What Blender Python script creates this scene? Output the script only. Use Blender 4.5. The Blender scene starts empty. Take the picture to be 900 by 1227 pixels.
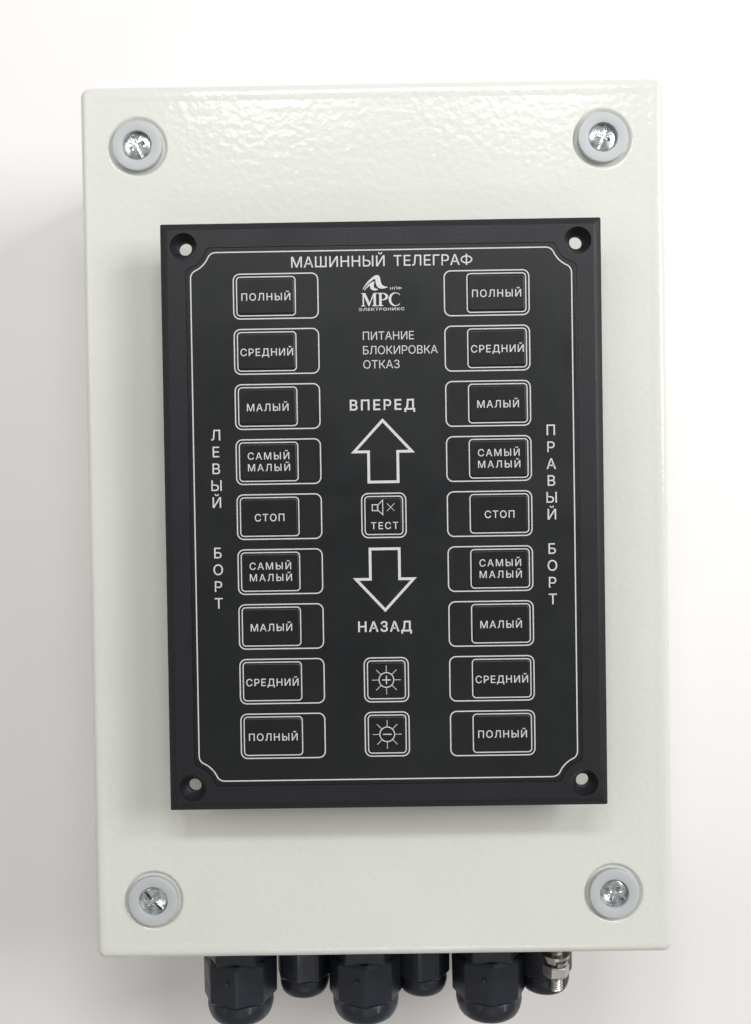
import bpy, bmesh, math, random
from mathutils import Matrix, Vector
random.seed(4)
scene = bpy.context.scene
COL = scene.collection
MM = 0.001
FACE = 80.0            # height of the enclosure's front face above the tabletop, mm

# ------------------------------------------------------------------ camera
cam_d = bpy.data.cameras.new('camera')
cam = bpy.data.objects.new('camera', cam_d); COL.objects.link(cam)
cam_d.sensor_fit = 'VERTICAL'; cam_d.sensor_height = 36.0
cam_d.lens = 36.0 * 1150 / 1227
cam_d.clip_start = 0.01; cam_d.clip_end = 50
rv = Vector((-.0139, .0049, -.0154))
cam.matrix_world = Matrix.Translation(Vector((.8609, 7.9858, 333.2383 + FACE)) * MM) @ \
    Matrix.Rotation(rv.length, 4, rv.normalized())
scene.camera = cam

# ------------------------------------------------------------------ light
world = bpy.data.worlds.new('World'); scene.world = world
world.use_nodes = True
bg = world.node_tree.nodes['Background']
bg.inputs[0].default_value = (1.0, 0.965, 0.915, 1); bg.inputs[1].default_value = 0.355

def area(name, loc, target, sx, sy, power, colr):
    d = bpy.data.lights.new(name, 'AREA'); d.shape = 'RECTANGLE'
    d.size = sx; d.size_y = sy; d.energy = power; d.color = colr
    o = bpy.data.objects.new(name, d); COL.objects.link(o)
    o.location = loc
    o.rotation_euler = (Vector(target) - Vector(loc)).to_track_quat('-Z', 'Y').to_euler()
    return o
area('window_light', (0.86, 0.34, 0.82), (0.10, 0.0, 0.05), 0.55, 0.55, 7.9, (1.0, 1.0, 0.985))
area('fill_light_left', (-0.75, 0.45, 0.85), (-0.05, 0.0, 0.05), 0.70, 0.70, 2.6, (1.0, 0.985, 0.97))  # added soft fill, brightens the left of the tabletop and lid
area('desk_lamp', (0.86, 0.12, 0.68), (0.0, 0.0, 0.05), 0.12, 0.12, 0.8, (1.0, 0.99, 0.97))
area('ceiling_lamp_left', (-0.10, 0.465, 0.70), (0.0, 0.0, 0.05), 0.13, 0.07, 1.05, (0.98, 0.99, 1.0))
area('ceiling_lamp_middle', (0.12, 0.47, 0.70), (0.0, 0.0, 0.05), 0.22, 0.07, 1.3, (0.98, 0.99, 1.0))
area('ceiling_lamp_right', (0.94, 0.62, 0.90), (0.0, 0.0, 0.05), 0.14, 0.10, 2.1, (0.98, 0.99, 1.0))
area('ceiling_lamp_behind', (0.06, -0.68, 0.92), (0.0, 0.0, 0.05), 0.40, 0.08, 0.6, (1.0, 0.98, 0.95))

vs = scene.view_settings
vs.view_transform = 'Standard'; vs.look = 'None'; vs.gamma = 1; vs.use_curve_mapping = False
vs.exposure = -0.03
scene.cycles.max_bounces = 8

# ------------------------------------------------------------------ materials
def material(name, colour, rough=0.5, metal=0.0, spec=0.5, coat=0.0, coat_rough=0.1):
    m = bpy.data.materials.new(name); m.use_nodes = True
    b = m.node_tree.nodes['Principled BSDF']
    b.inputs['Base Color'].default_value = (*colour, 1)
    b.inputs['Roughness'].default_value = rough
    b.inputs['Metallic'].default_value = metal
    b.inputs['Specular IOR Level'].default_value = spec
    b.inputs['Coat Weight'].default_value = coat
    b.inputs['Coat Roughness'].default_value = coat_rough
    return m

def nodes(m):
    return m.node_tree, m.node_tree.nodes['Principled BSDF']

def noise(m, scale, detail=2.0, rough=0.5, dist=0.0, vec=None):
    nt, b = nodes(m)
    tc = nt.nodes.get('tc')
    if tc is None:
        tc = nt.nodes.new('ShaderNodeTexCoord'); tc.name = 'tc'
    n = nt.nodes.new('ShaderNodeTexNoise')
    n.inputs['Scale'].default_value = scale; n.inputs['Detail'].default_value = detail
    n.inputs['Roughness'].default_value = rough; n.inputs['Distortion'].default_value = dist
    nt.links.new(tc.outputs['Object'], n.inputs['Vector'])
    return n

def ramp(m, src, stops):
    nt, b = nodes(m)
    r = nt.nodes.new('ShaderNodeValToRGB')
    els = r.color_ramp.elements
    while len(els) < len(stops): els.new(0.5)
    for e, (p, c) in zip(els, stops):
        e.position = p; e.color = (*c, 1) if len(c) == 3 else c
    nt.links.new(src, r.inputs[0])
    return r

def bump(m, src, strength, distance, prev=None):
    nt, b = nodes(m)
    bp = nt.nodes.new('ShaderNodeBump')
    bp.inputs['Strength'].default_value = strength; bp.inputs['Distance'].default_value = distance
    nt.links.new(src, bp.inputs['Height'])
    if prev is not None: nt.links.new(prev.outputs[0], bp.inputs['Normal'])
    nt.links.new(bp.outputs[0], b.inputs['Normal'])
    return bp

def grey_ramp(m, src, lo, hi, a=0.3, z=0.7):
    return ramp(m, src, [(a, (lo,) * 3), (z, (hi,) * 3)])

# powder coat: pebbled light grey paint
PAINT = material('paint_light_grey', (0.70, 0.71, 0.64), 0.17, 0, 0.42)
n1 = noise(PAINT, 400, 1.2, 0.4, 0.0); n2 = noise(PAINT, 26, 2.0); n3 = noise(PAINT, 900, 1.0)
nt, b = nodes(PAINT)
w1 = grey_ramp(PAINT, n1.outputs[0], 0.0, 1.0, 0.25, 0.8)
bp = bump(PAINT, w1.outputs[0], 1.0, 0.000066)
bp = bump(PAINT, n2.outputs[0], 1.0, 0.00005, bp)
bp = bump(PAINT, n3.outputs[0], 0.5, 0.00001, bp)
cr = ramp(PAINT, n2.outputs[0], [(0.3, (0.625, 0.637, 0.593)), (0.7, (0.645, 0.655, 0.611))])
nt.links.new(cr.outputs[0], b.inputs['Base Color'])

# table laminate
TABLE = material('table_laminate', (0.74, 0.70, 0.69), 0.55, 0, 0.35)
nt, b = nodes(TABLE)
n1 = noise(TABLE, 9, 4.0); n2 = noise(TABLE, 700, 2.0)
cr = ramp(TABLE, n1.outputs[0], [(0.3, (0.81, 0.785, 0.785)), (0.7, (0.83, 0.81, 0.81))])
nt.links.new(cr.outputs[0], b.inputs['Base Color'])
bump(TABLE, n2.outputs[0], 0.12, 0.0001)

# moulded black frame with fine grain
FRAME = material('black_moulded_plastic', (0.0080, 0.0088, 0.0120), 0.50, 0, 0.38)
nt, b = nodes(FRAME)
n1 = noise(FRAME, 2600, 2.0); n2 = noise(FRAME, 60, 3.0)
bump(FRAME, n1.outputs[0], 0.9, 0.00010)
gr = grey_ramp(FRAME, n2.outputs[0], 0.42, 0.56)
nt.links.new(gr.outputs[0], b.inputs['Roughness'])

def satin(name, colour, rough=0.47, spec=0.33):
    m = material(name, colour, rough, 0, spec)
    nt, b = nodes(m)
    n1 = noise(m, 3200, 2.0); n2 = noise(m, 38, 5.0, 0.62, 0.6)
    bump(m, n1.outputs[0], 0.3, 0.00004)
    gr = grey_ramp(m, n2.outputs[0], rough - 0.08, rough + 0.08)
    nt.links.new(gr.outputs[0], b.inputs['Roughness'])
    return m
OVERLAY = satin('black_membrane_film', (0.0042, 0.0055, 0.0070), 0.43, 0.40)
KEY = satin('black_membrane_key', (0.0038, 0.0048, 0.0060), 0.41, 0.40)
WINDOW = satin('smoky_green_window_film', (0.0056, 0.0070, 0.0062), 0.42, 0.40)
DARK = material('black_housing_plastic', (0.015, 0.015, 0.017), 0.6)  # plain black plastic of the panel housing

PRINT = material('white_print', (0.66, 0.66, 0.67), 0.5, 0, 0.3)
nt, b = nodes(PRINT)
n1 = noise(PRINT, 1500, 2.0)
cr = ramp(PRINT, n1.outputs[0], [(0.3, (0.50, 0.50, 0.51)), (0.7, (0.60, 0.60, 0.61))])
nt.links.new(cr.outputs[0], b.inputs['Base Color'])

NYLON = material('grey_nylon', (0.49, 0.50, 0.52), 0.42, 0, 0.4)
nt, b = nodes(NYLON)
n1 = noise(NYLON, 500, 3.0); n2 = noise(NYLON, 90, 2.0)
bump(NYLON, n1.outputs[0], 0.2, 0.0001)
cr = ramp(NYLON, n2.outputs[0], [(0.3, (0.425, 0.445, 0.46)), (0.7, (0.45, 0.465, 0.48))])
nt.links.new(cr.outputs[0], b.inputs['Base Color'])

ZINC = material('zinc_plate', (0.8, 0.85, 0.85), 0.20, 1.0)
nt, b = nodes(ZINC)
n1 = noise(ZINC, 420, 3.0, 0.6, 0.4); n2 = noise(ZINC, 1400, 2.0)
bump(ZINC, n1.outputs[0], 0.5, 0.00022)
cr = ramp(ZINC, n1.outputs[0], [(0.35, (0.40, 0.46, 0.48)), (0.6, (0.93, 0.96, 0.96))])
nt.links.new(cr.outputs[0], b.inputs['Base Color'])

STEEL = material('dull_stainless', (0.50, 0.48, 0.46), 0.33, 1.0)
nt, b = nodes(STEEL)
n1 = noise(STEEL, 600, 3.0)
bump(STEEL, n1.outputs[0], 0.4, 0.00012)

GLAND = material('black_polyamide', (0.009, 0.0125, 0.020), 0.38, 0, 0.5)
nt, b = nodes(GLAND)
n1 = noise(GLAND, 260, 3.0)
bump(GLAND, n1.outputs[0], 0.25, 0.0002)
gr = grey_ramp(GLAND, n1.outputs[0], 0.30, 0.46)
nt.links.new(gr.outputs[0], b.inputs['Roughness'])

# ------------------------------------------------------------------ mesh helpers (all lengths in mm)
def link(name, me, parent=None, loc=(0, 0, 0), rot=(0, 0, 0), label=None):
    o = bpy.data.objects.new(name, me); COL.objects.link(o)
    o.location = Vector(loc) * MM; o.rotation_euler = rot
    if parent is not None: o.parent = parent
    if label: o['label'] = label
    return o

def finish(bm, name, mat, smooth=30):
    bmesh.ops.remove_doubles(bm, verts=bm.verts, dist=1e-5)
    bmesh.ops.recalc_face_normals(bm, faces=bm.faces)
    bmesh.ops.scale(bm, vec=(MM, MM, MM), verts=bm.verts)
    me = bpy.data.meshes.new(name); bm.to_mesh(me); bm.free()
    me.materials.append(mat)
    if smooth:
        me.shade_smooth()
        me.set_sharp_from_angle(angle=math.radians(smooth))
    return me

def rrect(w, h, r, seg=6, cx=0, cy=0):
    pts = []
    for (sx, sy, a0) in ((1, 1, 0), (-1, 1, 90), (-1, -1, 180), (1, -1, 270)):
        for k in range(seg + 1):
            a = math.radians(a0 + 90 * k / seg)
            pts.append((cx + sx * (w / 2 - r) + r * math.cos(a), cy + sy * (h / 2 - r) + r * math.sin(a)))
    return pts

def circle(r, n=32, cx=0, cy=0, a0=0):
    return [(cx + r * math.cos(a0 + 2 * math.pi * k / n), cy + r * math.sin(a0 + 2 * math.pi * k / n)) for k in range(n)]

def ring_verts(bm, pts, z):
    return [bm.verts.new((x, y, z)) for x, y in pts]

def bridge(bm, a, b, closed=True):
    n = len(a)
    for i in range(n if closed else n - 1):
        j = (i + 1) % n
        bm.faces.new((a[i], a[j], b[j], b[i]))

def fill_with_holes(bm, loops):
    edges = []
    for lp in loops:
        for i in range(len(lp)):
            v, w = lp[i], lp[(i + 1) % len(lp)]
            e = bm.edges.get((v, w)) or bm.edges.new((v, w))
            edges.append(e)
    bmesh.ops.triangle_fill(bm, use_beauty=True, use_dissolve=False, edges=edges)

def stack(bm, loops):                        # loops: list of (pts, z); walls between them
    rings = [ring_verts(bm, p, z) for p, z in loops]
    for a, b in zip(rings, rings[1:]): bridge(bm, a, b)
    return rings

def solid(loops):
    bm = bmesh.new()
    r = stack(bm, loops)
    bm.faces.new(r[0]); bm.faces.new(r[-1])
    return bm

def lathe(bm, prof, n=40, cap0=True, cap1=True):
    rings = []
    for r, z in prof: rings.append(ring_verts(bm, circle(r, n), z))
    for a, b in zip(rings, rings[1:]): bridge(bm, a, b)
    if cap0: bm.faces.new(rings[0])
    if cap1: bm.faces.new(rings[-1])
    return rings

def stroke_loops(pts, w):                    # both sides of a closed path
    n = len(pts); out, inn = [], []
    for i in range(n):
        p0 = Vector(pts[i - 1]); p1 = Vector(pts[i]); p2 = Vector(pts[(i + 1) % n])
        d1 = (p1 - p0).normalized(); d2 = (p2 - p1).normalized()
        n1 = Vector((d1.y, -d1.x)); n2 = Vector((d2.y, -d2.x))
        m = n1 + n2; m = m / max(m.length_squared, 1e-9) * 2
        out.append(tuple(p1 + m * w / 2)); inn.append(tuple(p1 - m * w / 2))
    return out, inn

INK = 0.03
def flat_stroke(bm, pts, w, z=0.0):
    o, i = stroke_loops(pts, w)
    a = ring_verts(bm, o, z + INK); b_ = ring_verts(bm, i, z + INK)
    bridge(bm, a, b_)
    a2 = ring_verts(bm, o, z - 0.02); b2 = ring_verts(bm, i, z - 0.02)
    bridge(bm, a, a2); bridge(bm, b_, b2)

def flat_line(bm, p, q, w, z=0.0):
    p = Vector(p); q = Vector(q); d = (q - p).normalized(); nn = Vector((-d.y, d.x)) * w / 2
    bm.faces.new([bm.verts.new((*v, z + INK)) for v in (p - nn, q - nn, q + nn, p + nn)])

def flat_poly(bm, pts, z=0.0, hole=None):
    loops = [ring_verts(bm, pts, z + INK)]
    if hole: loops.append(ring_verts(bm, hole, z + INK))
    fill_with_holes(bm, loops)

def thicken(me, d):                          # move the edge of the filled letters outwards by d mm
    bm = bmesh.new(); bm.from_mesh(me)
    bmesh.ops.remove_doubles(bm, verts=bm.verts, dist=1e-8)
    mv = {}
    for v in bm.verts:
        acc = []
        for e in v.link_edges:
            if len(e.link_faces) == 1:
                f = e.link_faces[0]
                t = (e.other_vert(v).co - v.co).normalized()
                n = Vector((t.y, -t.x, 0))
                third = [w for w in f.verts if w not in e.verts][0] if len(f.verts) == 3 else None
                ref = (third.co if third else f.calc_center_median()) - v.co
                if n.dot(ref) > 0: n = -n
                acc.append(n)
        if len(acc) >= 2:
            n = acc[0] + acc[1]
            if n.length > 0.3: mv[v] = n / max(n.length_squared, 0.8) * 2
            else: mv[v] = n
    for v, n in mv.items(): v.co += n * d * MM
    bm.to_mesh(me); bm.free()

def text_mesh(body, cap, width, cx, base, z, bold=0.0, align='c', stretch=False):
    """a line of lettering as a thin mesh: cap height, total width, centre (or left edge) and baseline in mm"""
    c = bpy.data.curves.new('lettering', 'FONT'); c.body = body; c.size = 1.0
    c.resolution_u = 4
    o = bpy.data.objects.new('lettering_tmp', c); COL.objects.link(o)
    def measure():
        bpy.context.view_layer.update()
        m = o.to_mesh(); xs = [v.co.x for v in m.vertices]
        r = (min(xs), max(xs)); o.to_mesh_clear(); return r
    caph = 0.727 + 2 * bold
    s = cap / caph
    sx = s
    if stretch:
        c.space_character = 1.14; a = measure(); sx = width / (a[1] - a[0])
    elif len(body) > 1:
        a = measure(); c.space_character = 1.3; b2 = measure()
        wa, wb = a[1] - a[0], b2[1] - b2[0]
        sp = 1 + (width / s - wa) * 0.3 / (wb - wa)
        if sp < 0.97:                        # narrower letters instead of overlapping ones
            sx = s * width / (s * (wa + (0.97 - 1) * (wb - wa) / 0.3)); sp = 0.97
        c.space_character = sp
    r = measure()
    bpy.context.view_layer.update()
    me = bpy.data.meshes.new_from_object(o.evaluated_get(bpy.context.evaluated_depsgraph_get()))
    x0 = cx if align == 'l' else cx - (r[1] - r[0]) * sx / 2
    for v in me.vertices:
        v.co = Vector(((v.co.x - r[0]) * sx + x0, (v.co.y + bold) * s + base, z + INK)) * MM
    if bold: thicken(me, bold * s)
    me.materials.clear(); me.materials.append(PRINT)
    bpy.data.objects.remove(o); bpy.data.curves.remove(c)
    return me

def empty(name, loc):
    o = bpy.data.objects.new(name, None); COL.objects.link(o)
    o.location = Vector(loc) * MM; o.empty_display_size = 0.02
    return o

# ------------------------------------------------------------------ tabletop
bm = bmesh.new()
s = 1500
vsq = [bm.verts.new(p) for p in ((-s, -s, 0), (s, -s, 0), (s, s, 0), (-s, s, 0))]
top = bm.faces.new(vsq)
low = [bm.verts.new((v.co.x, v.co.y, -25)) for v in vsq]
bridge(bm, vsq, low); bm.faces.new(low)
tb = link('tabletop', finish(bm, 'tabletop', TABLE, 0))
tb['kind'] = 'structure'; tb['label'] = 'smooth white tabletop with a faint pink cast'

# ------------------------------------------------------------------ enclosure
BW, BH = 202.2, 304.2
SCREWS = [(-81.1, 131.0, -65), (79.4, 131.1, 68), (-80.4, -131.2, -48), (80.2, -130.7, -32)]
box = empty('electrical_enclosure', (0, 0, 0))
box['label'] = 'light grey painted metal enclosure box with corner screws and cable glands below'
box['category'] = 'enclosure'

bm = bmesh.new()
R = 2.6
loops = []
for k in range(6):                            # rolled outer edge of the lid
    a = math.radians(90 * k / 5)
    ins = R * (1 - math.cos(a)); z = -R + R * math.sin(a)
    loops.append((rrect(BW - 2 * ins, BH - 2 * ins, 3.4 - ins * 0.8, 6), z))
loops = [(rrect(BW, BH, 3.4, 6), -15.0)] + loops
rings = stack(bm, loops)
# a barely perceptible raised band round the face, 3.6 mm wide, left by the folding
rin = ring_verts(bm, rrect(BW - 2 * 4.2, BH - 2 * 4.2, 1.4, 6), 0.02)
bridge(bm, rings[-1], rin)
rin2 = ring_verts(bm, rrect(BW - 2 * 5.6, BH - 2 * 5.6, 1.2, 6), -0.12)
bridge(bm, rin, rin2)
rin3 = ring_verts(bm, rrect(BW - 2 * 6.0, BH - 2 * 6.0, 1.0, 6), -0.12)
bridge(bm, rin2, rin3); rin2 = rin3
holes = []
for sx, sy, _ in SCREWS:
    prof = []
    for k in range(9):                        # smooth dished recess
        t = k / 8
        prof.append((10.7 - 1.7 * t, -0.12 - 1.0 * (0.5 - 0.5 * math.cos(math.pi * t))))
    prof.insert(0, (11.1, -0.12))
    rr = [ring_verts(bm, circle(r, 56, sx, sy), z) for r, z in prof]
    for a, b_ in zip(rr, rr[1:]): bridge(bm, a, b_)
    bm.faces.new(rr[-1]); holes.append(rr[0])
fill_with_holes(bm, [rin2] + holes)
low = ring_verts(bm, rrect(BW - 3, BH - 3, 2.0, 6), -15.0)
bridge(bm, rings[0], low)
link('lid', finish(bm, 'lid', PAINT, 40), box, (0, 0, FACE))

bm = solid([(rrect(BW - 6, BH - 6, 2, 5), -79.99), (rrect(BW - 6, BH - 6, 2, 5), -13.0)])
link('body', finish(bm, 'body', PAINT, 40), box, (0, 0, FACE))

# grey nylon washers with recessed screws
bm = bmesh.new()
prof = [(4.75, -1.25), (8.3, -1.25), (8.55, -0.9), (8.62, 1.0), (8.58, 1.22), (8.45, 1.36), (8.2, 1.42),
        (5.22, 1.38), (5.12, 1.34), (5.06, 1.25), (5.03, 1.0), (5.0, -0.2), (4.75, -1.25)]
rings = lathe(bm, prof, 64, False, False)
washer_me = finish(bm, 'washer', NYLON, 45)

def screw_head():
    bm = bmesh.new()
    # slot and cross recess, one outline
    def cross(L, w, l, v, sc=1.0):
        q = [(w, v), (l, v), (l, -v), (w, -v), (w, -L), (-w, -L), (-w, -v), (-l, -v), (-l, v), (-w, v), (-w, L), (w, L)]
        return [(x * sc, y * sc) for x, y in q][::-1]
    def zd(x, y): return 0.75 - 0.028 * (x * x + y * y)
    outer = [circle(4.72, 40), circle(4.6, 40), circle(4.1, 40)]
    o0 = ring_verts(bm, outer[0], -1.2)
    o1 = ring_verts(bm, outer[0], -0.35); o2 = ring_verts(bm, outer[1], -0.05); o3 = ring_verts(bm, outer[2], zd(4.1, 0))
    bridge(bm, o0, o1); bridge(bm, o1, o2); bridge(bm, o2, o3)
    c = cross(4.0, 0.46, 2.7, 0.74)
    top = [bm.verts.new((x, y, zd(x, y))) for x, y in c]
    fill_with_holes(bm, [o3, top])
    c2 = cross(3.4, 0.24, 1.7, 0.45)
    mid = [bm.verts.new((x, y, -1.1)) for x, y in c2]
    bridge(bm, top, mid)
    bm.faces.new(mid)
    # stamped ticks between the arms
    for k in range(4):
        a = math.radians(45 + 90 * k)
        d = Vector((math.cos(a), math.sin(a))); nn = Vector((-d.y, d.x)) * 0.16
        p, q = d * 1.5, d * 3.3
        vv = [bm.verts.new((*(v), zd(*v) + 0.05)) for v in (p - nn, q - nn, q + nn, p + nn)]
        vt = [bm.verts.new((*(v), zd(*v) + 0.18)) for v in (p, q)]
        bm.faces.new((vv[0], vv[1], vt[1], vt[0])); bm.faces.new((vv[2], vv[3], vt[0], vt[1]))
    return finish(bm, 'screw', ZINC, 35)
screw_me = screw_head()
for sx, sy, ang in SCREWS:
    w = link('washer', washer_me, box, (sx, sy, FACE - 0.03))
    sc_ = link('screw', screw_me, w, (0, 0, 0.05), (0, 0, math.radians(ang + 90)))
    sc_.scale = (1.055, 1.055, 1.0)

# cable glands: hexagonal foot, faceted cap nut, rounded lip round the seal
def hexring(bm, r, y, n=6, rot=0.0, soft=0.0):
    pts = []
    for k in range(n):
        a = rot + 2 * math.pi * k / n
        for da in (-soft, soft):
            pts.append((r * math.cos(a + da), r * math.sin(a + da)))
    return [bm.verts.new((x, y, z)) for x, z in pts]

def gland_mesh(sc, length, rot):
    """axis along -y, starting at y = 0 on the enclosure wall; sc = half width across corners of the cap"""
    bm = bmesh.new()
    prof = [(0.0, sc * .99, .03), (-length * .40, sc * .99, .03), (-length * .43, sc * .94, .05)]
    rr = [hexring(bm, r, y, 6, rot, s_) for y, r, s_ in prof]
    for a, b_ in zip(rr, rr[1:]): bridge(bm, a, b_)
    bm.faces.new(rr[0]); bm.faces.new(rr[-1])
    foot = finish(bm, 'hex_foot', GLAND, 25)
    bm = bmesh.new()
    prof = [(-length * .42, sc * .93), (-length * .45, sc * 1.0), (-length * .78, sc * .99), (-length * .815, sc * .89)]
    rr = []
    nseg = 16                                  # eight softened flats
    for y, r in prof:
        ring = []
        for k in range(nseg * 4):
            a = rot + 2 * math.pi * k / (nseg * 4)
            ph = (a - rot) % (math.pi / 4) - math.pi / 8; f = max(math.cos(math.pi / 8) / math.cos(ph), 0.0) if abs(ph) < .34 else .985
            ring.append(bm.verts.new((r * f * math.cos(a), y, r * f * math.sin(a))))
        rr.append(ring)
    for k in range(1, 8):                      # dome
        t = math.radians(90 * k / 7)
        y = -length * (.83 + .17 * math.sin(t)); r = sc * (.66 + .225 * math.cos(t))
        rr.append([bm.verts.new((r * math.cos(rot + 2 * math.pi * j / (nseg * 4)), y, r * math.sin(rot + 2 * math.pi * j / (nseg * 4)))) for j in range(nseg * 4)])
    y = -length * .97; r = sc * .5
    rr.append([bm.verts.new((r * math.cos(rot + 2 * math.pi * j / (nseg * 4)), y, r * math.sin(rot + 2 * math.pi * j / (nseg * 4)))) for j in range(nseg * 4)])
    for a, b_ in zip(rr, rr[1:]): bridge(bm, a, b_)
    bm.faces.new(rr[0]); bm.faces.new(rr[-1])
    # small moulded pip on one grip face
    cap = finish(bm, 'cap_nut', GLAND, 28)
    bm = bmesh.new()
    lathe(bm, [(0.9, 0), (0.8, .35), (0.4, .55)], 12)
    bmesh.ops.rotate(bm, verts=bm.verts, matrix=Matrix.Rotation(0.25, 3, 'X'))
    pip = finish(bm, 'moulded_pip', GLAND, 40)
    return foot, cap, pip

big = gland_mesh(14.4, 41.5, math.radians(0))
small = gland_mesh(10.9, 34.3, math.radians(10))
GY = -(BH - 6) / 2 - 0.0
G = [(-56.0, -36, big, 0, 'large black cable gland at the left end'),
     (-7.6, -36, big, 0, 'large black cable gland in the middle'),
     (40.0, -36, big, 0, 'large black cable gland at the right'),
     (-31.5, -40, small, 1, 'small black cable gland between the left and middle large ones'),
     (14.6, -40, small, 1, 'small black cable gland between the middle and right large ones'),
     (62.2, -40, small, 1, 'small black cable gland behind the steel bolt')]
for x, z, (foot, cap, pip), sm, lab in G:
    g = link('cable_gland', foot, box, (x, GY, FACE + z), (0, 0, 0), lab)
    link('cap_nut', cap, g, (0, 0, 0))
    if not sm:
        link('moulded_pip', pip, g, (-3.2, -23.5, 13.5))

# earthing bolt: threaded stud, flat washer, split washer and nut, in front of the last gland
BX, BZ = 63.6, -22.0
bm = bmesh.new()
rr = []; L = 26.8; npt = 16; pitch = 1.0
steps = int(L / pitch * 4)
for i in range(steps + 1):
    y = -i * L / steps
    ring = []
    for k in range(npt):
        ph = 2 * math.pi * (y / pitch + k / npt)
        r = 2.25 + 0.28 * math.cos(ph)
        if i > steps - 4: r *= 1 - 0.13 * (i - steps + 4) / 4
        a = 2 * math.pi * k / npt
        ring.append(bm.verts.new((r * math.cos(a), y, r * math.sin(a))))
    rr.append(ring)
for a, b_ in zip(rr, rr[1:]): bridge(bm, a, b_)
bm.faces.new(rr[0]); bm.faces.new(rr[-1])
stud = link('earthing_stud', finish(bm, 'earthing_stud', STEEL, 60), box, (BX, GY, FACE + BZ), (0, 0, 0),
            'threaded steel stud with nut beside the last cable gland')

def hex_nut(y0, y1, r, rot):
    bm = bmesh.new()
    rings = []
    for y, f in ((y0, .9), (y0 - .45, 1.0), (y1 + .45, 1.0), (y1, .9)):
        ring = []
        for k in range(6):
            for t in (-0.5, 0.0, 0.5):        # chamfer shows as arcs on the flats
                a = rot + math.radians(60 * (k + t * 0.999))
                flat = math.cos(math.radians(30)) / math.cos(math.radians(60 * t * 0.999) if False else ((a - rot + math.pi / 6) % (math.pi / 3)) - math.pi / 6)
                rad = min(r * flat, r * f) if f < 1 else r * flat
                ring.append((rad * math.cos(a), y, rad * math.sin(a)))
        rings.append([bm.verts.new(p) for p in ring])
    for a, b_ in zip(rings, rings[1:]): bridge(bm, a, b_)
    bm.faces.new(rings[0]); bm.faces.new(rings[-1])
    return finish(bm, 'nut', STEEL, 20)
link('nut', hex_nut(-16.9, -20.9, 4.95, math.radians(28)), stud)
link('nut', hex_nut(-0.2, -5.0, 4.95, math.radians(10)), stud)
def yring(r, y0, y1, name):
    bm = bmesh.new()
    prof = [(2.6, y0), (r, y0), (r, y1), (2.6, y1), (2.6, y0)]
    rings = [[bm.verts.new((q * math.cos(2 * math.pi * k / 32), y, q * math.sin(2 * math.pi * k / 32))) for k in range(32)] for q, y in prof]
    for a, b_ in zip(rings, rings[1:]): bridge(bm, a, b_)
    return finish(bm, name, STEEL, 30)
link('flat_washer', yring(5.0, -13.0, -14.1, 'flat_washer'), stud)
link('flat_washer', yring(5.4, -5.2, -6.3, 'flat_washer'), stud)
bm = bmesh.new()                               # helical split washer
N = 40; prev = None; first = None
for i in range(N + 1):
    a = math.radians(100) + 2 * math.pi * 0.975 * i / N; y = -14.3 - 1.1 * i / N
    q = [bm.verts.new((r * math.cos(a), yy, r * math.sin(a))) for r, yy in ((2.7, y), (4.3, y), (4.3, y - 1.25), (2.7, y - 1.25))]
    if prev: bridge(bm, prev, q)
    else: first = q
    prev = q
bm.faces.new(first); bm.faces.new(prev)
link('spring_washer', finish(bm, 'spring_washer', STEEL, 30), stud)

# ------------------------------------------------------------------ control panel
PX, PY, PH = 2.2252, 2.4649, 18.0              # centre on the lid, height of its front above the lid
panel = empty('control_panel', (PX, PY, FACE))
panel['label'] = 'black engine telegraph control panel with white lettering mounted on the grey box'
panel['category'] = 'control panel'
TOP = PH
PW, PHH = 144.8, 193.5
HX, HY = 64.55, 89.05
HOLES = [(-HX, HY), (HX, HY), (-HX, -HY), (HX, -HY)]

def notched(lx, ly, rad, n=10):
    """rectangle with corners scooped out round the fixing holes, corners of the scoops softened"""
    quarter = []
    ax = math.asin(min(1, (HX - lx) / rad))    # where the arc meets the long side, from the hole centre
    ay = math.asin(min(1, (HY - ly) / rad))
    a_start = math.radians(270) - ax + 0; a_end = math.radians(180) + ay
    # first quadrant hole at (HX,HY): arc runs from side x=lx to side y=ly
    s0 = math.radians(270) - ax; s1 = math.radians(180) + ay
    def P(a): return Vector((HX + rad * math.cos(a), HY + rad * math.sin(a)))
    soft = 0.24
    A = Vector((lx, P(s0).y)); B = Vector((P(s1).x, ly))
    p0 = A - Vector((0, 2.2)); p2 = P(s0 - soft)
    for k in range(n + 1):
        t = k / n; quarter.append((1 - t) ** 2 * p0 + 2 * t * (1 - t) * A + t * t * p2)
    for k in range(1, n):
        a = (s0 - soft) + ((s1 + soft) - (s0 - soft)) * k / n; quarter.append(P(a))
    q0 = P(s1 + soft); q2 = B - Vector((2.2, 0))
    for k in range(n + 1):
        t = k / n; quarter.append((1 - t) ** 2 * q0 + 2 * t * (1 - t) * B + t * t * q2)
    out = [tuple(v) for v in quarter]
    out += [(-x, y) for x, y in out[::-1][:len(quarter)]]
    half = out[:]
    out += [(x, -y) for x, y in half[::-1]]
    return out

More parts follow.
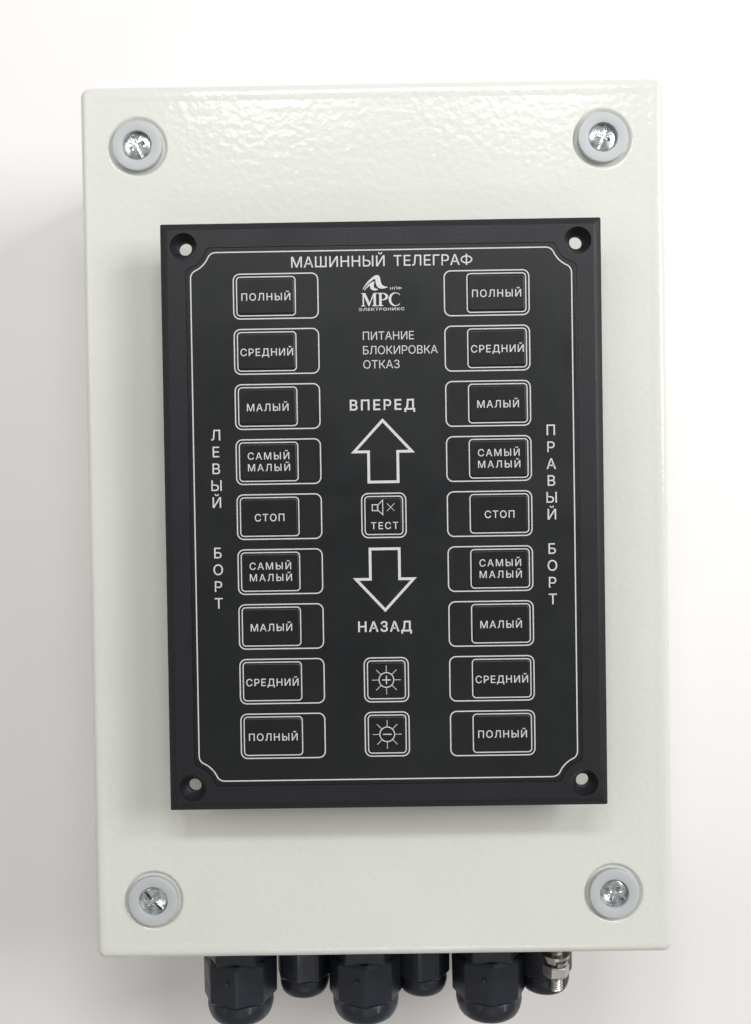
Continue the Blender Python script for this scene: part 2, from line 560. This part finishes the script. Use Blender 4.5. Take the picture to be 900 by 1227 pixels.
# frame
bm = bmesh.new()
BV = 2.3
o_b = ring_verts(bm, rrect(PW - .4, PHH - .4, .5, 3), TOP - 5.0)
o_0 = ring_verts(bm, rrect(PW, PHH, .5, 3), TOP - 4.7)
o_1 = ring_verts(bm, rrect(PW, PHH, .5, 3), TOP - 1.5)
o_2 = ring_verts(bm, rrect(PW - .3, PHH - .3, .5, 3), TOP - 1.25)
o_3 = ring_verts(bm, rrect(PW - 2 * BV, PHH - 2 * BV, .5, 3), TOP - .12)
o_4 = ring_verts(bm, rrect(PW - 2 * BV - .5, PHH - 2 * BV - .5, .5, 3), TOP)
o_5 = ring_verts(bm, rrect(PW - 2 * BV - .8, PHH - 2 * BV - .8, .5, 3), TOP)
for a, b_ in ((o_b, o_0), (o_0, o_1), (o_1, o_2), (o_2, o_3), (o_3, o_4), (o_4, o_5)): bridge(bm, a, b_)
REC = notched(62.4 + 1.65, 86.95 + 1.65, 8.8 - 1.65)
rec = ring_verts(bm, REC, TOP)
rlow = ring_verts(bm, REC, TOP - .35)
bridge(bm, rec, rlow)
tops, bots = [], []
for hx, hy in HOLES:
    rr = [ring_verts(bm, circle(r, 40, hx, hy), TOP + z) for r, z in
          ((4.45, 0), (4.33, -.18), (4.3, -.5), (3.9, -1.1), (3.3, -2.0), (2.55, -3.0), (2.15, -3.3), (2.15, -5.0))]
    for a, b_ in zip(rr, rr[1:]): bridge(bm, a, b_)
    tops.append(rr[0]); bots.append(rr[-1])
fill_with_holes(bm, [o_5, rec] + tops)
fill_with_holes(bm, [rlow])
fill_with_holes(bm, [o_b] + bots)
link('frame', finish(bm, 'frame', FRAME, 35), panel)

bm = solid([(rrect(108, 158, 4, 6), 0.02), (rrect(108, 158, 4, 6), TOP - 5.0)])
link('housing', finish(bm, 'housing', DARK, 35), panel)

# membrane overlay lying in the recess
OV = TOP - 0.12
inner = notched(62.4 + 1.50, 86.95 + 1.50, 8.8 - 1.50)
inner2 = notched(62.4 + 1.42, 86.95 + 1.42, 8.8 - 1.42)
bm = bmesh.new()
a = ring_verts(bm, inner, TOP - .33); b_ = ring_verts(bm, inner, OV - .05); c_ = ring_verts(bm, inner2, OV)
d_ = ring_verts(bm, notched(62.4 + 1.3, 86.95 + 1.3, 8.8 - 1.3), OV)
bridge(bm, a, b_); bridge(bm, b_, c_); bridge(bm, c_, d_); fill_with_holes(bm, [d_])
link('overlay', finish(bm, 'overlay', OVERLAY, 35), panel)

bm = bmesh.new()
flat_stroke(bm, notched(62.4, 86.95, 8.8), .39, OV)
link('border_line', finish(bm, 'border_line', PRINT, 0), panel)

# key meshes, shared
def key_mesh(w, h):
    r = .9
    bm = bmesh.new()
    rg = stack(bm, [(rrect(w, h, r), -.02), (rrect(w, h, r), .02), (rrect(w - .25, h - .25, r - .1), .16),
                    (rrect(w - .7, h - .7, r - .25), .34), (rrect(w - 1.1, h - 1.1, r - .4), .38), (rrect(w - 1.4, h - 1.4, r - .5), .38)])
    bm.faces.new(rg[-1]); bm.faces.new(rg[0])
    return finish(bm, 'button', KEY, 60)
def outline_mesh(w, h, r, lw, name):
    bm = bmesh.new(); flat_stroke(bm, rrect(w, h, r, 7), lw, 0)
    return finish(bm, name, PRINT, 0)
KT = .38
wide_key = key_mesh(18.6, 12.0); sq_key = key_mesh(11.8, 11.8)
wide_line = outline_mesh(19.2, 12.65, 1.15, .35, 'key_outline'); sq_line = outline_mesh(12.4, 12.5, 1.15, .35, 'key_outline')
wide_sur = outline_mesh(27.7, 14.65, 2.1, .38, 'button_surround'); sq_sur = outline_mesh(14.5, 14.5, 2.1, .38, 'button_surround')
bm = solid([(rrect(4.8, 12.2, .3, 3), -.02), (rrect(4.8, 12.2, .3, 3), .012)])
win_me = finish(bm, 'status_window', WINDOW, 0)
def shade_recess():                            # thin step between window and key
    bm = solid([(rrect(.35, 12.2, .1, 2), -.02), (rrect(.35, 12.2, .1, 2), .05)])
    return finish(bm, 'film_ridge', KEY, 0)

LEG = {'ПОЛНЫЙ': [('ПОЛНЫЙ', 16.0)], 'СРЕДНИЙ': [('СРЕДНИЙ', 17.2)], 'МАЛЫЙ': [('МАЛЫЙ', 13.6)],
       'САМЫЙ МАЛЫЙ': [('САМЫЙ', 13.6), ('МАЛЫЙ', 13.8)], 'СТОП': [('СТОП', 9.7)]}
cache = {}
def legend(key):
    if key not in cache:
        out = []
        rows = LEG[key]
        if len(rows) == 1: out.append(text_mesh(rows[0][0], 2.42, rows[0][1], .0, -1.45, KT, .006))
        else:
            out.append(text_mesh(rows[0][0], 2.35, rows[0][1], .0, .75, KT, .006))
            out.append(text_mesh(rows[1][0], 2.35, rows[1][1], .1, -3.05, KT, .006))
        cache[key] = out
    return cache[key]
ROWS = ['ПОЛНЫЙ', 'СРЕДНИЙ', 'МАЛЫЙ', 'САМЫЙ МАЛЫЙ', 'СТОП', 'САМЫЙ МАЛЫЙ', 'МАЛЫЙ', 'СРЕДНИЙ', 'ПОЛНЫЙ']
PITCH = 18.08
for side in (-1, 1):
    for i, key in enumerate(ROWS):
        y = (4 - i) * PITCH + (.15 if side > 0 else .2) - .1
        cx = 34.55 * side; kx = cx + side * 3.2
        sname = 'left' if side < 0 else 'right'
        link('button_surround', wide_sur, panel, (cx, y, OV))
        link('status_window', win_me, panel, (cx - side * 9.9, y, OV))
        kb = link('button', wide_key, panel, (kx, y, OV), (0, 0, 0),
                  'key reading %s, row %d of the %s column' % (key, i + 1, sname))
        link('key_outline', wide_line, kb)
        for me in legend(key): link('lettering', me, kb)

# centre keys
def speaker_icon():
    bm = bmesh.new()
    flat_stroke(bm, [(-3.8, 1.6), (-2.1, 1.6), (-2.1, 3.55), (-3.8, 3.55)], .30, KT)
    flat_stroke(bm, [(-1.92, 1.75), (-.35, .25), (-.35, 5.05), (-1.92, 3.45)], .26, KT)
    flat_line(bm, (1.05, 1.4), (3.5, 3.9), .17, KT); flat_line(bm, (1.05, 3.9), (3.5, 1.4), .17, KT + .004)
    return finish(bm, 'mute_icon', PRINT, 0)
def sun_icon(plus):
    bm = bmesh.new()
    flat_stroke(bm, circle(2.42, 40), .30, KT)
    for k in range(8):
        a = math.radians(45 * k); d = Vector((math.cos(a), math.sin(a)))
        flat_line(bm, d * 2.56, d * 4.75, .19, KT)
    flat_line(bm, (-1.4, 0), (1.4, 0), .33, KT)
    if plus:
        flat_line(bm, (0, .165), (0, 1.4), .33, KT); flat_line(bm, (0, -.165), (0, -1.4), .33, KT)
    return finish(bm, 'brightness_icon', PRINT, 0)
for y, kind in ((0.0, 'test'), (-54.15, 'plus'), (-72.1, 'minus')):
    link('button_surround', sq_sur, panel, (-.2, y, OV))
    kb = link('button', sq_key, panel, (-.2, y, OV), (0, 0, 0),
              {'test': 'square key with mute symbol reading ТЕСТ', 'plus': 'square brightness key with a plus sign',
               'minus': 'square brightness key with a minus sign'}[kind])
    link('key_outline', sq_line, kb)
    if kind == 'test':
        link('mute_icon', speaker_icon(), kb)
        link('lettering', text_mesh('ТЕСТ', 2.3, 8.9, .2, -4.5, KT, .008), kb)
    else: link('brightness_icon', sun_icon(kind == 'plus'), kb)

# arrows
AR = [(-.2, 31.2), (-9.7, 20.95), (-4.95, 20.95), (-4.95, 11.0), (4.65, 11.0), (4.65, 20.95), (9.3, 20.95)]
for sgn, lab in ((1, 'white outlined arrow pointing up'), (-1, 'white outlined arrow pointing down')):
    bm = bmesh.new()
    flat_stroke(bm, [(x, y * sgn) for x, y in AR], .88, OV)
    link('arrow', finish(bm, 'arrow', PRINT, 0), panel, (0, 0, 0), (0, 0, 0), lab)

# lettering on the overlay
def print_text(*a, **k):
    body = a[0]
    link('lettering', text_mesh(*a, **k), panel, (0, 0, 0), (0, 0, 0), 'white lettering ' + body.replace('\n', ' '))
print_text('МАШИННЫЙ', 3.55, 30.6, -29.3, 81.6, OV, .004, 'l')
def phi_word(head, cap, w_head, x, y, w_phi, st):
    # the last letter is a ring crossed by a bar, drawn piece by piece
    me1 = text_mesh(head, cap, w_head, x, y, OV, .004, 'l', cap < 2)
    bm = bmesh.new(); cxp = x + w_head + cap * .09 + w_phi / 2; cyp = y + cap * .5
    rx, ry = w_phi / 2, cap * .37
    N = 40
    o_ = [(cxp + rx * math.cos(2 * math.pi * k / N), cyp + ry * math.sin(2 * math.pi * k / N)) for k in range(N)]
    i_ = [(cxp + (rx - st) * math.cos(2 * math.pi * k / N), cyp + (ry - st * .95) * math.sin(2 * math.pi * k / N)) for k in range(N)]
    bridge(bm, ring_verts(bm, o_, OV + INK), ring_verts(bm, i_, OV + INK))
    for a_, b_ in ((y - cap * .02, cyp - ry + .01), (cyp - ry + st * .9, cyp + ry - st * .9), (cyp + ry - .01, y + cap * 1.02)):
        flat_line(bm, (cxp, a_), (cxp, b_), st, OV + .003)
    me2 = finish(bm, 'lettering', PRINT, 0)
    bm = bmesh.new(); bm.from_mesh(me1); bm.from_mesh(me2)
    me = bpy.data.meshes.new('lettering'); bm.to_mesh(me); bm.free(); me.materials.append(PRINT)
    return me
link('lettering', phi_word('ТЕЛЕГРА', 3.55, 21.6, 4.25, 81.6, 3.85, .42), panel, (0, 0, 0), (0, 0, 0), 'white lettering ТЕЛЕГРАФ')
print_text('ПИТАНИЕ', 2.68, 16.75, -6.2, 57.6, OV, -.004, 'l')
print_text('БЛОКИРОВКА', 2.68, 24.5, -6.2, 52.9, OV, -.004, 'l')
print_text('ОТКАЗ', 2.68, 11.9, -6.2, 48.25, OV, -.004, 'l')
print_text('ВПЕРЕД', 3.55, 21.25, -10.75, 34.55, OV, .018, 'l')
print_text('НАЗАД', 3.5, 17.5, -9.15, -38.3, OV, .018, 'l')
for word, x, y0 in (('ЛЕВЫЙ', -55.05, 25.45), ('БОРТ', -55.0, -13.3), ('ПРАВЫЙ', 54.95, 25.45), ('БОРТ', 54.9, -13.5)):
    letters = []
    for k, ch in enumerate(word):
        letters.append(text_mesh(ch, 3.5, 3, x, y0 - k * 5.53, OV, .004))
    bm = bmesh.new()
    for m_ in letters: bm.from_mesh(m_)
    me = bpy.data.meshes.new('lettering'); bm.to_mesh(me); bm.free(); me.materials.append(PRINT)
    link('lettering', me, panel, (0, 0, 0), (0, 0, 0), 'white upright lettering ' + word)

# maker's logo
def lz(p): return ((p[0] - 418) / 41.0, 68.6 + (525 - p[1]) / 41.0)
def chaikin(pts, it=2):
    for _ in range(it):
        q = []
        for i in range(len(pts)):
            a, b_ = Vector(pts[i]), Vector(pts[(i + 1) % len(pts)])
            q += [tuple(a * .8 + b_ * .2), tuple(a * .2 + b_ * .8)]
        pts = q
    return pts
A1 = [(170, 300), (200, 245), (230, 205), (290, 148), (335, 115), (370, 107), (395, 120), (408, 150), (413, 190), (425, 230),
      (452, 258), (518, 272), (470, 288), (430, 293), (395, 288), (365, 265), (350, 228), (345, 190), (343, 162), (330, 160),
      (290, 187), (235, 232), (203, 264), (182, 302)]
A2 = [(190, 312), (215, 270), (250, 236), (290, 206), (332, 191), (328, 215), (320, 240), (322, 265), (335, 285), (385, 302),
      (350, 316), (310, 313), (280, 297), (270, 272), (275, 250), (250, 262), (220, 287), (200, 312)]
bm = bmesh.new()
flat_poly(bm, chaikin([lz(p) for p in A1]), OV); flat_poly(bm, chaikin([lz(p) for p in A2]), OV)
logo = link('logo', finish(bm, 'logo', PRINT, 0), panel, (0, 0, 0), (0, 0, 0), 'white mountain wave emblem over serif lettering')
Hc = 4.3
def place(pts, x0, sx=1.0): return [(-6.6 + (x0 + x * sx) * Hc, 68.6 + y * Hc) for x, y in pts]
M = [(0, 0), (.34, 0), (.34, .05), (.24, .08), (.24, .78), (.60, .0), (.68, 0), (1.02, .80), (1.02, .08), (.90, .05), (.90, 0),
     (1.33, 0), (1.33, .05), (1.22, .08), (1.22, .92), (1.33, .95), (1.33, 1), (1.02, 1), (.70, .27), (.36, 1), (.02, 1),
     (.02, .95), (.13, .92), (.13, .08), (0, .05)]
def arc(cx, cy, rx, ry, a0, a1, n=14):
    return [(cx + rx * math.cos(math.radians(a0 + (a1 - a0) * k / n)), cy + ry * math.sin(math.radians(a0 + (a1 - a0) * k / n))) for k in range(n + 1)]
Pp = [(0, 0), (.44, 0), (.44, .05), (.31, .08), (.31, .43)] + arc(.38, .715, .43, .285, -90, 90) + [(0, 1), (0, .95), (.12, .92), (.12, .08), (0, .05)]
Ph = [(.31, .50)] + arc(.34, .715, .27, .215, -88, 88) + [(.31, .93)]
Cc = arc(.50, .5, .50, .525, 48, 312, 26) + [(.84, .02), (.86, .24)] + arc(.56, .5, .37, .455, 318, 42, 26)[::1] + [(.86, .76), (.84, .98)]
for pts, hole, x0, sx in ((M, None, 0, .93), (Pp, Ph, 1.26, 1.0), (Cc, None, 2.10, 1.0)):
    bm = bmesh.new()
    flat_poly(bm, place(pts, x0, sx), OV, place(hole, x0, sx) if hole else None)
    link('letter', finish(bm, 'letter', PRINT, 0), logo)
link('lettering', text_mesh('ЭЛЕКТРОНИКС', .95, 14.9, -7.4, 67.1, OV, .016, 'l', True), logo)
link('lettering', phi_word('НП', .9, 2.3, 2.95, 73.9, 1.4, .16), logo)
